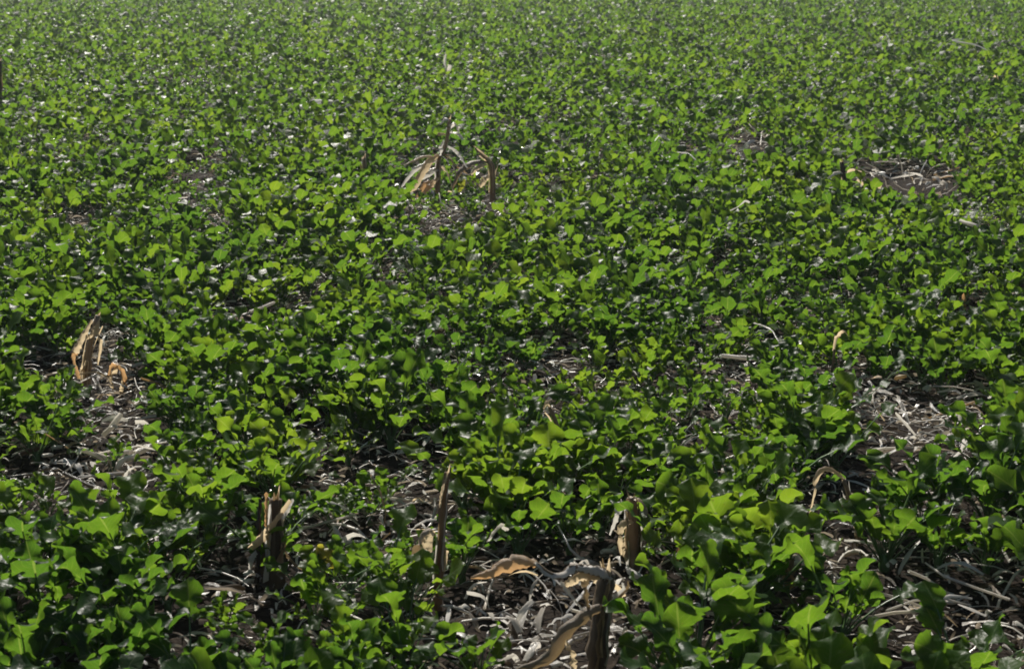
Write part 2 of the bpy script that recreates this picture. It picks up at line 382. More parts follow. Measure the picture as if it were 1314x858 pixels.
# ------------------------------------------------------------------ the rest of the crop as one mass
def rot_mats(a, lean, roll, sc):
    ca, sa, cl, sl, cr, sr = np.cos(a), np.sin(a), np.cos(lean), np.sin(lean), np.cos(roll), np.sin(roll)
    z0 = np.zeros_like(a); o1 = np.ones_like(a)
    A = np.stack([np.stack([ca, -sa, z0], -1), np.stack([sa, ca, z0], -1), np.stack([z0, z0, o1], -1)], -2)
    B = np.stack([np.stack([o1, z0, z0], -1), np.stack([z0, cl, -sl], -1), np.stack([z0, sl, cl], -1)], -2)
    C = np.stack([np.stack([cr, z0, sr], -1), np.stack([z0, o1, z0], -1), np.stack([-sr, z0, cr], -1)], -2)
    return (A @ B @ C)*sc[:, None, None]
def mass(name, X, Y, S, nleaf, variants, stalks=True):
    T = []
    for x, y, s in zip(X, Y, S):
        z = float(gz(x, y)) + .003
        ll = plant_leaves(R, R.randint(*nleaf)); t0 = R.uniform(0, 6.28)
        for (vi, a, lean, roll, sc) in ll: T.append((vi, a + t0, lean, roll, sc*s, x, y, z))
    T = np.array(T); V, F, UV, MI = [], [], [], []; off = 0
    for vi in range(NV):
        t = T[T[:, 0] == vi]; M = rot_mats(t[:, 1], t[:, 2], t[:, 3], t[:, 4]); P = t[:, 5:8]
        a, b, c, d, e, f = variants[vi]
        for (vv, ff, uu, mi) in ((a, b, c, 0), (d, e, f, 1))[:2 if stalks else 1]:
            W = np.einsum('nij,kj->nki', M, vv) + P[:, None, :]
            V.append(W.reshape(-1, 3)); n = len(t); k = len(vv)
            F.append((ff[None] + (np.arange(n)*k)[:, None, None] + off).reshape(-1, 4)); off += n*k
            UV.append(np.tile(uu, (n, 1))); MI.append(np.full(n*len(ff), mi))
    me = mesh_from(name, np.concatenate(V), np.concatenate(F), [M_leaf, M_stem], np.concatenate(UV), np.concatenate(MI))
    return link(name, me)
fx, fy, fs = px[far_mask], py[far_mask], size[far_mask]
mid = fy < 7.2
o1 = mass('brassica_crop', fx[mid], fy[mid], fs[mid], (14, 18), leafs_mid)
tag(o1, 'dense green brassica crop carrying on behind the nearest plants', 'crop', kind='stuff')
thin = ~mid & ((fy < 14) | (rng.rand(len(fy)) < np.where(fy < 20, .52, .32)))
ty = fy[thin]
o2 = mass('distant_brassica_crop', fx[thin], ty, fs[thin]*np.where(ty < 14, 1.05, np.where(ty < 20, 1.24, 1.4)), (8, 9), leafs_lo, False)
tag(o2, 'far green brassica crop reading as one carpet towards the top', 'crop', kind='stuff')
qx, qy = jitter_grid(-26, 26, 30, 50, .24); s_ = np.abs(qx) < .4*qy + 3; qx, qy = qx[s_], qy[s_]
o3 = mass('farthest_brassica_crop', qx, qy, rng.uniform(1.5, 2.0, len(qx)), (4, 5), leafs_lo, False)
tag(o3, 'green crop far back beyond the top of the view', 'crop', kind='stuff')

# ------------------------------------------------------------------ dry residue: strips and stalk pieces
def strip_geo(P, W, roll=0.0, cup=.3, droll=0.0, crum=.16, cols=(-1, -.5, 0, .5, 1)):
    """curved dry leaf strip along points P with widths W: cupped, ribbed, crumpled, ragged at the edges"""
    P = np.asarray(P, float); n = len(P); T = np.gradient(P, axis=0); T /= np.linalg.norm(T, axis=1)[:, None] + 1e-9
    r = random.Random(int(abs(float(P[0][0]) + float(P[-1][1]))*1e6) + n); V, UV = [], []; pr = r.uniform(0, 6)
    for i in range(n):
        t = T[i]; up = np.array([0, 0, 1.])
        if abs(t[2]) > .92: up = np.array([0, 1., 0])
        s = np.cross(t, up); s /= np.linalg.norm(s); nn = np.cross(s, t)
        a = roll + droll*i/(n-1) + r.gauss(0, crum*.9); s2 = s*math.cos(a) + nn*math.sin(a); n2 = nn*math.cos(a) - s*math.sin(a)
        for k, q in enumerate(cols):
            e = W[i]*.5*q*(1 + (r.uniform(-crum, crum)*.9 if abs(q) == 1 else 0))
            V.append(P[i] + s2*e*math.cos(cup) - n2*abs(e)*math.sin(cup) + n2*W[i]*(r.uniform(-crum, crum)*.5 + (.10 if k % 2 else -.04)) + t*r.uniform(-crum, crum)*W[i]*.5)
            UV.append((.5 + .5*q, i/(n-1)))
    m = len(cols); F = [(i*m+j, i*m+j+1, i*m+j+m+1, i*m+j+m) for i in range(n-1) for j in range(m-1)]
    return np.array(V), np.array(F), np.array(UV)
def tube_geo(P, Rr, sides=7, ridge=0.0, seed=0, cap=True):
    P = np.asarray(P, float); n = len(P); T = np.gradient(P, axis=0); T /= np.linalg.norm(T, axis=1)[:, None] + 1e-9
    V, UV, F = [], [], []; r = random.Random(seed); rk = [1 + r.uniform(-ridge, ridge) for _ in range(sides)]
    for i in range(n):
        t = T[i]; up = np.array([0, 1., 0]) if abs(t[2]) > .7 else np.array([0, 0, 1.])
        s = np.cross(t, up); s /= np.linalg.norm(s); nn = np.cross(s, t)
        for q in range(sides):
            g_ = 2*math.pi*q/sides; rr = Rr[i]*rk[q]*(1 + r.uniform(-ridge, ridge)*.45)
            V.append(P[i] + s*rr*math.cos(g_) + nn*rr*math.sin(g_)); UV.append((abs(q/sides - .5)*2, i/(n-1)))
    for i in range(n-1):
        for q in range(sides): a = i*sides; F.append((a+q, a+(q+1) % sides, a+sides+(q+1) % sides, a+sides+q))
    if cap:
        for i, base in ((0, 0), (n-1, (n-1)*sides)):
            V.append(P[i]); UV.append((.5, 0)); c = len(V) - 1
            for q in range(sides): F.append((c, base+q, base+(q+1) % sides, -1))
    return np.array(V), np.array(F), np.array(UV)
def smooth_path(pts, n):
    """Catmull-Rom through the points"""
    pts = np.asarray(pts, float); q = np.vstack([2*pts[0]-pts[1], pts, 2*pts[-1]-pts[-2]]); out = []
    m = len(pts) - 1
    for k in range(n):
        f = k/(n-1)*m; i = min(int(f), m-1); t = f - i; a, b, c, d = q[i:i+4]
        out.append(.5*((2*b) + (c-a)*t + (2*a-5*b+4*c-d)*t*t + (3*b-a-3*c+d)*t**3))
    return np.array(out)

def litter_variant(r, kind, lod=0):
    kw = dict(cols=((-1, -.5, 0, .5, 1), (-1, 0, 1), (-1, 1))[lod])
    if kind == 'strip':
        L = r.uniform(.018, .075); n = (6, 5, 3)[lod]; c = r.uniform(-.45, .45); h = r.uniform(.001, .012); P = []; a = 0; p = np.array([-L/2, 0, 0.])
        for i in range(n): P.append(p + np.array([0, 0, h*math.sin(math.pi*i/(n-1))])); a += c/n; p = p + np.array([math.cos(a), math.sin(a), 0])*L/(n-1)
        w_ = r.uniform(.003, .0115); W = [w_*r.uniform(.6, 1.1)*(.6 if i in (0, n-1) else 1) for i in range(n)]
        return strip_geo(P, W, r.uniform(-.6, .6), r.uniform(-.3, .45), r.uniform(-1.6, 1.6), **kw)
    if kind == 'chip':
        L = r.uniform(.014, .034); w_ = r.uniform(.005, .013)
        P = [(-L/2, 0, 0), (0, r.uniform(-.003, .003), r.uniform(.001, .006)), (L/2, 0, 0)]
        return strip_geo(P, [w_*.7, w_, w_*.5], r.uniform(-.7, .7), r.uniform(-.6, .6), r.uniform(-.6, .6), **kw)
    if kind == 'straw':
        L = r.uniform(.04, .12); rr = r.uniform(.0009, .0022); b = r.uniform(-.02, .02)
        return tube_geo([(-L/2, 0, 0), (-L*.15, b*.8, .004), (L*.2, b, .003), (L/2, 0, 0)], [rr*1.1, rr, rr, rr*.7], (4, 3, 3)[lod], .1, 1, lod == 0)
    L = r.uniform(.04, .08); rr = r.uniform(.003, .005); b = r.uniform(-.01, .01)
    return tube_geo([(-L/2, 0, 0), (-L/2+.006, 0, 0), (-L*.1, b, 0), (L*.12, b, .0), (L/2, 0, 0)], [rr*.8, rr, rr*.95, rr*1.15, rr*.85], 7, .12, r.randrange(99))
KINDS = ['strip']*20 + ['chip']*7 + ['straw']*5 + ['stick']*1
LV, LV1, LV2 = [[litter_variant(random.Random(500+i), k, lod) for i, k in enumerate(KINDS)] for lod in (0, 1, 2)]
def f4(F): return F if F.shape[1] == 4 else np.concatenate([F, -np.ones((len(F), 1), int)], 1)
def scatter_litter(name, X, Y, lift, smin, smax, LV, kinds=None, m=M_litter):
    n = len(X); vi = rng.randint(0, len(LV), n) if kinds is None else rng.choice(kinds, n)
    a = rng.uniform(0, 6.28, n); le = rng.normal(0, .45, n); ro = rng.normal(0, .22, n); sc = rng.uniform(smin, smax, n)
    Z = gz(X, Y) + .003 + rng.uniform(0, 1, n)**2*lift
    V, F, UV = [], [], []; off = 0
    for k in range(len(LV)):
        s = vi == k
        if not s.any(): continue
        M = rot_mats(a[s], le[s], ro[s], sc[s]); vv, ff, uu = LV[k]; ff = f4(ff)
        W = np.einsum('nij,kj->nki', M, vv) + np.stack([X[s], Y[s], Z[s]], -1)[:, None]
        V.append(W.reshape(-1, 3)); c = int(s.sum()); kk = len(vv)
        add = (np.arange(c)*kk)[:, None, None] + off
        G = ff[None] + add; G = np.where(ff[None] < 0, -1, G); F.append(G.reshape(-1, 4)); off += c*kk; UV.append(np.tile(uu, (c, 1)))
    return link(name, mesh_from(name, np.concatenate(V), np.concatenate(F), m, np.concatenate(UV)))
lx, ly = jitter_grid(-2.6, 2.6, 1.5, 6.5, .022); s_ = np.abs(lx) < .345*ly + .3; lx, ly = lx[s_], ly[s_]
tag(scatter_litter('crop_litter', lx, ly, .028, .5, 1.0, LV1), 'shredded dry corn litter covering the soil between the plants', 'litter', kind='stuff')
lx, ly = jitter_grid(-8, 8, 6.5, 20, .075); s_ = np.abs(lx) < .345*ly + .3; lx, ly = lx[s_], ly[s_]
tag(scatter_litter('distant_crop_litter', lx, ly, .02, .9, 1.5, LV2), 'scattered dry corn litter far out under the crop', 'litter', kind='stuff')

# countable residue pieces in the open patches
PATCH = [('left open patch', (85, 505, 230, 655), 60), ('patch right of the split stump', (370, 650, 560, 745), 50), ('patch left of the bent stalk', (565, 745, 790, 850), 34),
         ('bright right patch', (1110, 500, 1260, 605), 64), ('bottom right patch', (1125, 700, 1310, 850), 40), ('mid field patch', (905, 455, 1000, 520), 16),
         ('far right patch', (1100, 222, 1230, 256), 50), ('small far patch', (938, 178, 990, 200), 16), ('patch by the far stalks', (505, 205, 720, 290), 26),
         ('ground among the mid field plants', (0, 300, 1314, 660), 66), ('thin ground at far left', (180, 190, 420, 290), 22)]
pal_mesh = [mesh_from('residue_piece', *[LV[k][0], f4(LV[k][1])], m, LV[k][2]) for k in range(len(LV)) for m in (M_pale, M_husk)]
names = {'strip': ('leaf_strip', 'curled leaf strip'), 'chip': ('husk_scrap', 'scrap of husk'), 'straw': ('thin_straw', 'thin straw'), 'stick': ('stalk_piece', 'broken stalk piece')}
for pname, (u0, v0, u1, v1), cnt in PATCH:
    made = {}
    for c in range(cnt):
        uu, vv = R.uniform(u0, u1), R.uniform(v0, v1); x, y, _ = ground(uu, vv); k = R.randrange(len(LV))
        tan = R.random() < .15; nm, desc = names[KINDS[k]]; tone = 'tan' if tan else 'bleached'
        o = link(nm, pal_mesh[2*k + (1 if tan else 0)])
        o.location = (x, y, float(gz(x, y)) + (R.uniform(.02, .07) if v1 < 300 else R.uniform(.014, .05))); s = R.uniform(.8, 1.4)*(1.2 if v1 < 300 else .95)
        o.rotation_euler = (R.gauss(0, .7 if v1 < 300 else .45), R.gauss(0, .5 if v1 < 300 else .35), R.uniform(0, 6.28)); o.scale = (s,)*3
        tag(o, 'x', 'residue', '%s %s pieces, %s' % (tone, nm.replace('_', ' '), pname)); made.setdefault((tone, desc), []).append(o)
    for (tone, desc), os_ in made.items():
        os_.sort(key=lambda o: o.location.y)
        for k, o in enumerate(os_):
            o['label'] = '%s %s on the %s, %s' % (tone, desc, pname, 'the only such' if len(os_) == 1 else ordn[k] if k < len(ordn) else 'farthest')
# ------------------------------------------------------------------ single pieces that stand out, laid between two photo points
def lying(name, u0, v0, u1, v1, width, m, label, kind='stick', z=.03, cat='stalk piece', z1=None):
    a = ground(u0, v0, z); b = ground(u1, v1, z if z1 is None else z1); c = (a + b)/2; L = np.linalg.norm(b - a); s = width
    a, b = a - c, b - c; side = np.cross(b - a, (0, 0, 1.)); side /= np.linalg.norm(side) + 1e-9
    if kind == 'stick':
        P = [a, a + (b-a)*.04, a + (b-a)*.45 + side*L*.03, a + (b-a)*.52 + side*L*.03, a + (b-a)*.96, b]; G = tube_geo(P, [s*.4, s*.5, s*.46, s*.58, s*.5, s*.38], 9, .1, int(u0))
    else:
        P = smooth_path([a, a + (b-a)*.3 + side*L*.08 + np.array([0, 0, .012]), a + (b-a)*.7 + side*L*.02 + np.array([0, 0, .016]), b], 9)
        G = strip_geo(P, [s*(.35 + .65*math.sin(math.pi*(.1 + .8*i/8))) for i in range(9)], .3, .35, .5)
    o = link(name, mesh_from(name, G[0], f4(G[1]), m, G[2])); o.location = c; tag(o, label, cat); return o
lying('stalk_piece', 172, 582, 227, 556, .012, M_pale, 'long pale stick slanting across the left open patch')
lying('stalk_piece', 142, 588, 168, 578, .014, M_pale, 'short pale stick end to end with the long slanting one')
lying('stalk_piece', 100, 655, 126, 627, .014, M_pale, 'rounded bleached stalk piece at the front of the left patch')
lying('stalk_piece', 80, 606, 165, 640, .007, M_litter, 'dark thin twig crossing the left patch below the long stick')
lying('stalk_piece', 100, 612, 160, 606, .005, M_litter, 'level grey straw in the middle of the left patch')
lying('stalk_piece', 173, 520, 188, 503, .009, M_pale, 'little upright-slanting white stick beyond the left patch')
lying('leaf_strip', 190, 527, 232, 528, .018, M_pale, 'flat white leaf strip over a dark hollow, left side', 'strip', .05, 'leaf strip')
lying('leaf_strip', 88, 532, 110, 545, .016, M_pale, 'small white leaf scrap on the far left', 'strip', .04, 'leaf strip')
lying('stalk_piece', 235, 409, 300, 410, .006, M_pale, 'level pale straw lying before the dark hollow on the left', z=.06)
lying('stalk_piece', 320, 400, 352, 388, .008, M_pale, 'light straw slanting up in the left mid field', z=.06)
lying('leaf_strip', 970, 414, 1000, 438, .010, M_pale, 'long pale leaf strip slanting down in the right mid field', 'strip', .12, 'leaf strip')
lying('stalk_piece', 926, 456, 974, 460, .009, M_pale, 'lone pale straw lying level in mid field', z=.07)
lying('leaf_strip', 625, 694, 652, 680, .018, M_pale, 'white strip tilted up among leaves above the bent stalk', 'strip', .06, 'leaf strip', .075)
lying('leaf_strip', 560, 700, 545, 725, .016, M_husk, 'short tan strip leaning near the thin stalk', 'strip', .03, 'leaf strip')
lying('leaf_strip', 932, 272, 962, 260, .012, M_pale, 'pale strip slanting in the crop right of centre', 'strip', .13, 'leaf strip')
lying('stalk_piece', 1232, 283, 1254, 290, .012, M_pale, 'white stick before the far right litter patch', z=.12)
lying('leaf_strip', 872, 196, 893, 205, .020, M_pale, 'curved white strip left of the small far litter patch', 'strip', .14, 'leaf strip')
lying('leaf_strip', 1236, 50, 1266, 64, .03, M_pale, 'thin pale leaf near the top right of the field', 'strip', .19, 'leaf strip')
lying('leaf_strip', 1158, 845, 1198, 832, .016, M_pale, 'broad bleached strip at the bottom right', 'strip', .03, 'leaf strip')
lying('leaf_strip', 670, 850, 690, 832, .016, M_pale, 'blocky white husk scrap at the bottom by the bent stalk', 'strip', .03, 'husk')
lying('leaf_strip', 635, 856, 668, 852, .014, M_pale, 'white husk scrap cut by the bottom edge', 'strip', .02, 'husk')
lying('stalk_piece', 860, 800, 920, 850, .014, M_dark, 'dark fallen stalk at the bottom right of the bent one', z=.03)
lying('leaf_strip', 230, 752, 338, 775, .012, M_litter, 'long arched grey leaf in front of the split stump', 'strip', .045, 'leaf strip')
lying('leaf_strip', 1150, 606, 1200, 640, .012, M_pale, 'pale strip among leaves on the right side', 'strip', .04, 'leaf strip')
lying('leaf_strip', 1120, 590, 1180, 560, .016, M_pale, 'wide bleached strip in the bright right patch', 'strip', .03, 'leaf strip')
lying('leaf_strip', 1200, 600, 1250, 560, .014, M_pale, 'slanting pale strip at the right of the bright patch', 'strip', .05, 'leaf strip')

# ------------------------------------------------------------------ standing corn remains
class Thing:
    def __init__(self, name, u, v, label, cat, group='standing corn remains'):
        self.b = ground(u, v); self.Y = self.b[1]
        self.b[2] = float(gz(self.b[0], self.b[1]))
        self.o = bpy.data.objects.new(name, None); COL.objects.link(self.o); self.o.location = self.b; self.o.empty_display_size = .05
        tag(self.o, label, cat, group)
    def pts(self, L): # (u, v, dy) -> local points
        return np.array([at(u, v, self.Y + (d if len(q) else 0)) - self.b for (u, v, d), q in ((p, p) for p in L)])
    def tube(self, name, L, r0, r1, m, ridge=.16, n=22, node=None, parent=None, label=None, root=True):
        P = smooth_path(self.pts(L), n); rr = np.linspace(r0, r1, n)
        if node:
            for k in node: rr[min(n-1, int(k*(n-1)))] *= 1.28
        G = tube_geo(P, rr, 13, ridge*1.3, n + int(L[0][0])); o = link(name, mesh_from(name, G[0], f4(G[1]), m, G[2]), parent or self.o)
        if label: o['label'] = label
        if name == 'stalk' and len(P) > 6:
            q = random.Random(int(L[0][0])*7); fac = max(1, r0/.007)**.5
            for k in range(4 if r0 > .0045 else 2):      # peeling sheaths, each its own part
                i0 = q.randint(0, n//3); i1 = q.randint(n//2, n-1); a = q.uniform(0, 6.28); m_ = q.choice([M_stalk, M_husk, M_pale, M_husk]); fl = q.uniform(.3, 2.2)
                pp = [P[i] + np.array([math.cos(a), -abs(math.sin(a)), 0])*rr[i]*(1.12 + fl*((i-i0)/(i1-i0))**3) for i in range(i0, i1+1)]
                ww = [r0*q.uniform(.8, 1.3)*(1 - .7*((i-i0)/(i1-i0))**2) for i in range(i0, i1+1)]
                G = strip_geo(pp, ww, q.uniform(1, 2), .5, q.uniform(-.5, .5), .22); link('sheath', mesh_from('sheath', G[0], G[1], m_, G[2]), self.o)
            for k in range(3):                            # splintered top
                a = q.uniform(0, 6.28); d = np.array([math.cos(a), math.sin(a), 0])*r1*.7; up = (P[-1] - P[-3]); up = up/np.linalg.norm(up)
                e = P[-1] + d + up*r1*q.uniform(1.0, 3.2) + d*q.uniform(0, .8)
                G = strip_geo([P[-2] + d, P[-1] + d, e], [r1*.9, r1*.8, r1*.15], a + 1.57, .4, 0, .2); link('splinter', mesh_from('splinter', G[0], G[1], q.choice([M_husk, M_stalk]), G[2]), self.o)
        return o
    def strip(self, name, L, W, m, roll=0., cup=.35, droll=0., n=20, parent=None, label=None):
        P = smooth_path(self.pts(L), n); W = np.interp(np.linspace(0, 1, n), np.linspace(0, 1, len(W)), W)
        W = W*(1 + .12*np.sin(np.arange(n)*2.3 + L[0][0]))
        G = strip_geo(P, W, roll, cup, droll); o = link(name, mesh_from(name, G[0], f4(G[1]), m, G[2]), parent or self.o)
        if label: o['label'] = label
        return o
# 1 split stump: shaded front and lit left edge are put into its colours
t = Thing('corn_stump', 352, 752, 'thick split corn stump with tan sheath, lower left', 'corn stump')
t.tube('stalk', [(352, 760, 0), (350, 720, 0), (352, 680, 0), (354, 640, 0)], .018, .009, M_dark, .22, 12, [.3])
t.strip('sheath', [(344, 690, -.018), (343, 665, -.02), (344, 632, -.018)], [.012, .014, .011], M_oran, roll=1.4, cup=.5, label='orange sheath with lit edge painted in')
t.strip('sheath', [(333, 750, -.01), (334, 700, -.012), (336, 640, -.008)], [.02, .02, .012], M_dark, 1.2, .6)
t.strip('leaf_blade', [(321, 703, -.03), (336, 688, -.035), (352, 668, -.03), (372, 641, -.01)], [.010, .016, .012, .008], M_husk, 1.0, .4, .5)
t.strip('leaf_blade', [(376, 640, .0), (368, 655, -.01), (362, 665, -.02)], [.004, .009, .006], M_pale, .9, .2)
t.strip('leaf_blade', [(358, 675, -.01), (366, 705, -.02), (378, 722, -.02), (388, 730, -.02)], [.006, .009, .008, .004], M_stalk, .8, .4)
t.strip('leaf_blade', [(330, 706, -.02), (322, 718, -.03), (320, 730, -.03)], [.006, .01, .005], M_pale, .6, .3)
# 2 thin standing stalk
t = Thing('corn_stalk', 561, 790, 'tall thin corn stalk standing alone, low centre, tan tip', 'corn stalk')
t.tube('stalk', [(561, 800, 0), (562, 750, 0), (566, 690, 0), (569, 640, .0), (574, 606, .0)], .0068, .0042, M_stalk, .15, 16, [.35, .7])
t.strip('sheath', [(565, 650, -.006), (568, 632, -.008), (575, 606, -.006)], [.006, .009, .005], M_husk, 1.3, .4)
t.strip('leaf_blade', [(563, 690, 0), (552, 678, -.01), (540, 690, -.02), (532, 708, -.02), (526, 722, -.02)], [.006, .008, .010, .014, .006], M_stalk, .4, .3)
t.strip('leaf_blade', [(555, 680, -.01), (547, 700, -.02), (536, 722, -.02)], [.01, .02, .01], M_husk, .9, .3, label='tan hanging blade')
t.strip('leaf_blade', [(568, 690, 0), (572, 705, -.01), (570, 733, -.02)], [.004, .010, .004], M_husk, 1.1, .3)
# 3 bent stalk
t = Thing('bent_corn_stalk', 766, 880, 'thick weathered corn stalk bent over to the left, bottom centre', 'corn stalk')
t.tube('stalk', [(764, 890, 0), (766, 840, 0), (770, 790, 0), (777, 748, 0), (778, 735, 0)], .0120, .0095, M_dark, .2, 16, [.3, .75])
t.tube('bent_top', [(782, 737, 0), (760, 731, -.01), (738, 728, -.02), (722, 737, -.02), (706, 737, -.03), (686, 722, -.035)], .0065, .003, M_stalk, .3, 24, [.45])
t.strip('sheath', [(784, 745, -.012), (776, 731, -.014), (758, 727, -.02), (742, 726, -.026)], [.016, .020, .018, .010], M_pale, .3, .7, .3)
t.strip('sheath', [(752, 728, -.01), (737, 723, -.022), (722, 735, -.03), (704, 735, -.034), (688, 720, -.038)], [.010, .017, .013, .010, .006], M_pale, .2, .6, .4)
t.strip('sheath', [(770, 738, -.01), (748, 738, -.02), (732, 746, -.02), (722, 752, -.02)], [.012, .014, .012, .004], M_husk, .9, .4, .4)
t.strip('leaf_blade', [(690, 722, -.03), (672, 718, -.035), (650, 724, -.045), (625, 735, -.05), (604, 741, -.05)], [.010, .020, .021, .014, .003], M_oran, .8, .45, .3, label='rusty orange folded blade')
t.strip('leaf_blade', [(772, 776, -.014), (748, 790, -.03), (722, 815, -.05), (705, 842, -.06), (670, 858, -.07), (640, 872, -.08)], [.012, .018, .020, .016, .012, .006], M_stalk, .7, .4, .4, label='dark hanging blade')
t.strip('leaf_blade', [(756, 735, -.01), (750, 760, -.02), (757, 790, -.02)], [.012, .016, .006], M_stalk, 1.2, .3)
t.strip('leaf_blade', [(720, 745, -.02), (735, 765, -.03), (748, 782, -.03)], [.008, .014, .006], M_pale, .3, .3)
t.strip('leaf_blade', [(725, 815, -.01), (733, 840, -.02), (735, 880, -.02)], [.010, .016, .02], M_husk, 1.2, .3)
# 4 ribbed stub
t = Thing('corn_stub', 814, 735, 'upright ribbed brown corn stub with curved pale leaf, right of centre', 'corn stump')
t.tube('stalk', [(814, 745, 0), (814, 700, 0), (812, 660, 0), (810, 638, 0)], .0095, .006, M_stalk, .3, 12, [.5])
t.strip('sheath', [(806, 715, -.012), (806, 675, -.012), (808, 640, -.01)], [.009, .012, .010], M_stalk, 1.3, .6)
t.strip('sheath', [(822, 722, -.006), (822, 680, -.008), (820, 645, -.006)], [.010, .012, .006], M_dark, 1.5, .6)
t.strip('leaf_blade', [(807, 655, -.01), (798, 646, -.015), (791, 658, -.02), (787, 672, -.02), (782, 686, -.02)], [.008, .016, .013, .009, .003], M_pale, .6, .4)
t.strip('leaf_blade', [(804, 690, -.012), (799, 705, -.02), (803, 720, -.02)], [.006, .01, .004], M_husk, 1, .3)
# 5 small stub
t.strip('leaf_blade', [(812, 642, 0), (822, 640, -.01), (830, 655, -.02), (834, 680, -.03)], [.008, .015, .012, .004], M_stalk, .6, .4)
t.strip('leaf_blade', [(812, 668, -.008), (800, 672, -.02), (794, 694, -.03), (797, 712, -.03)], [.008, .014, .012, .004], M_husk, .8, .4)
t = Thing('small_corn_stub', 875, 724, 'small short tan stub with two upright slivers, right of centre', 'corn stump')
t.strip('sheath', [(870, 724, 0), (872, 706, 0), (874, 690, 0)], [.009, .009, .006], M_oran, 1.4, .4)
t.strip('sheath', [(879, 722, 0), (880, 708, 0), (880, 693, 0)], [.008, .007, .004], M_husk, 1.3, .4)
t.tube('stalk', [(875, 730, .008), (875, 700, .01)], .007, .006, M_stalk, .2, 5)
# 6 arched leaf
t = Thing('arched_corn_leaf', 1101, 700, 'dry corn leaf arching over like a hook on a dark stalk', 'corn stalk')
t.tube('stalk', [(1103, 705, 0), (1098, 670, 0), (1090, 640, 0), (1083, 615, 0)], .006, .004, M_stalk, .15, 12, [.5])
t.strip('leaf_blade', [(1086, 617, 0), (1074, 605, -.005), (1058, 600, -.012), (1048, 612, -.02), (1044, 635, -.03), (1038, 660, -.03)], [.008, .012, .012, .010, .007, .003], M_husk, .5, .45, .3)
# 7 stub with arch
t = Thing('sheathed_corn_stub', 1006, 758, 'short corn stub with pale split sheath and arched blade, lower right', 'corn stump')
t.strip('sheath', [(1000, 740, -.01), (1002, 720, -.012), (1004, 700, -.01)], [.012, .012, .008], M_husk, 1.4, .5)
t.tube('stalk', [(1007, 765, 0), (1010, 730, 0), (1010, 704, 0)], .010, .008, M_stalk, .25, 8)
t.strip('leaf_blade', [(1006, 702, 0), (1020, 706, -.01), (1038, 716, -.02), (1058, 728, -.03)], [.006, .010, .009, .004], M_stalk, .5, .4)
t.strip('leaf_blade', [(1012, 728, -.012), (1018, 742, -.02), (1012, 756, -.02)], [.008, .014, .006], M_oran, .6, .4)
# 8 husk stalk left
t = Thing('husk_stalk', 112, 512, 'corn stalk with pointed tan hanging husks, left middle of field', 'corn stalk')
t.tube('stalk', [(112, 520, 0), (112, 480, 0), (114, 450, 0), (126, 405, .0)], .0085, .005, M_stalk, .2, 12, [.5])
t.strip('husk_leaf', [(127, 412, -.01), (122, 424, -.02), (111, 434, -.025)], [.004, .019, .006], M_husk, .9, .35)
t.strip('husk_leaf', [(118, 410, -.01), (106, 432, -.03), (95, 452, -.04)], [.006, .014, .018], M_husk, .8, .4, .2)
t.strip('husk_leaf', [(95, 452, -.04), (94, 462, -.04), (101, 486, -.04)], [.018, .008, .010], M_oran, .9, .3)
t.strip('husk_leaf', [(126, 426, -.01), (128, 440, -.02), (125, 468, -.02)], [.008, .014, .005], M_husk, 1.2, .4)
t.strip('husk_leaf', [(104, 490, -.02), (105, 475, -.02), (112, 462, -.02)], [.008, .012, .006], M_husk, 1.2, .4)
t = Thing('broken_husk', 152, 512, 'low crumpled tan and rusty husk right of the pointed husk stalk', 'husk')
t.strip('husk_leaf', [(141, 482, 0), (146, 466, -.005), (154, 470, -.01), (160, 488, -.01), (166, 500, -.015)], [.010, .016, .014, .012, .004], M_oran, .7, .4)
t.strip('husk_leaf', [(146, 500, -.01), (144, 484, -.01), (150, 470, -.01)], [.016, .020, .008], M_husk, 1.1, .4)
t.strip('husk_leaf', [(156, 505, 0), (158, 490, -.01), (155, 474, -.01)], [.012, .012, .006], M_husk, 1.3, .3)
# 9 far tangle
t = Thing('tangled_corn_stalk', 563, 262, 'tallest far corn stalk hung with pale dry leaves, upper centre', 'corn stalk')
t.tube('stalk', [(561, 268, 0), (562, 235, 0), (563, 205, 0), (572, 185, 0), (577, 153, 0)], .010, .006, M_stalk, .2, 16, [.4, .7])
t.strip('leaf_blade', [(564, 198, 0), (552, 207, -.05), (540, 225, -.10), (532, 240, -.13), (522, 247, -.15)], [.012, .03, .03, .024, .01], M_husk, .8, .4)
t.strip('leaf_blade', [(562, 228, -.02), (552, 238, -.05), (540, 252, -.08)], [.016, .026, .012], M_husk, .8, .4)
t.strip('leaf_blade', [(577, 155, 0), (572, 152, -.02), (564, 160, -.03)], [.01, .02, .006], M_pale, .4, .4)
t.strip('leaf_blade', [(574, 165, 0), (584, 158, -.02), (590, 170, -.03)], [.014, .03, .014], M_pale, .4, .4)
t.strip('leaf_blade', [(575, 168, 0), (590, 172, -.03), (594, 180, -.05)], [.014, .03, .012], M_pale, .5, .4)
t.strip('leaf_blade', [(572, 172, 0), (565, 171, -.03), (562, 174, -.04)], [.012, .022, .01], M_husk, .5, .4)
t.strip('leaf_blade', [(570, 180, 0), (566, 190, -.03), (564, 200, -.03)], [.008, .02, .014], M_pale, 1, .4)
t.strip('leaf_blade', [(562, 202, 0), (545, 200, -.05), (530, 206, -.08), (518, 212, -.1)], [.012, .018, .014, .006], M_husk, .4, .4)
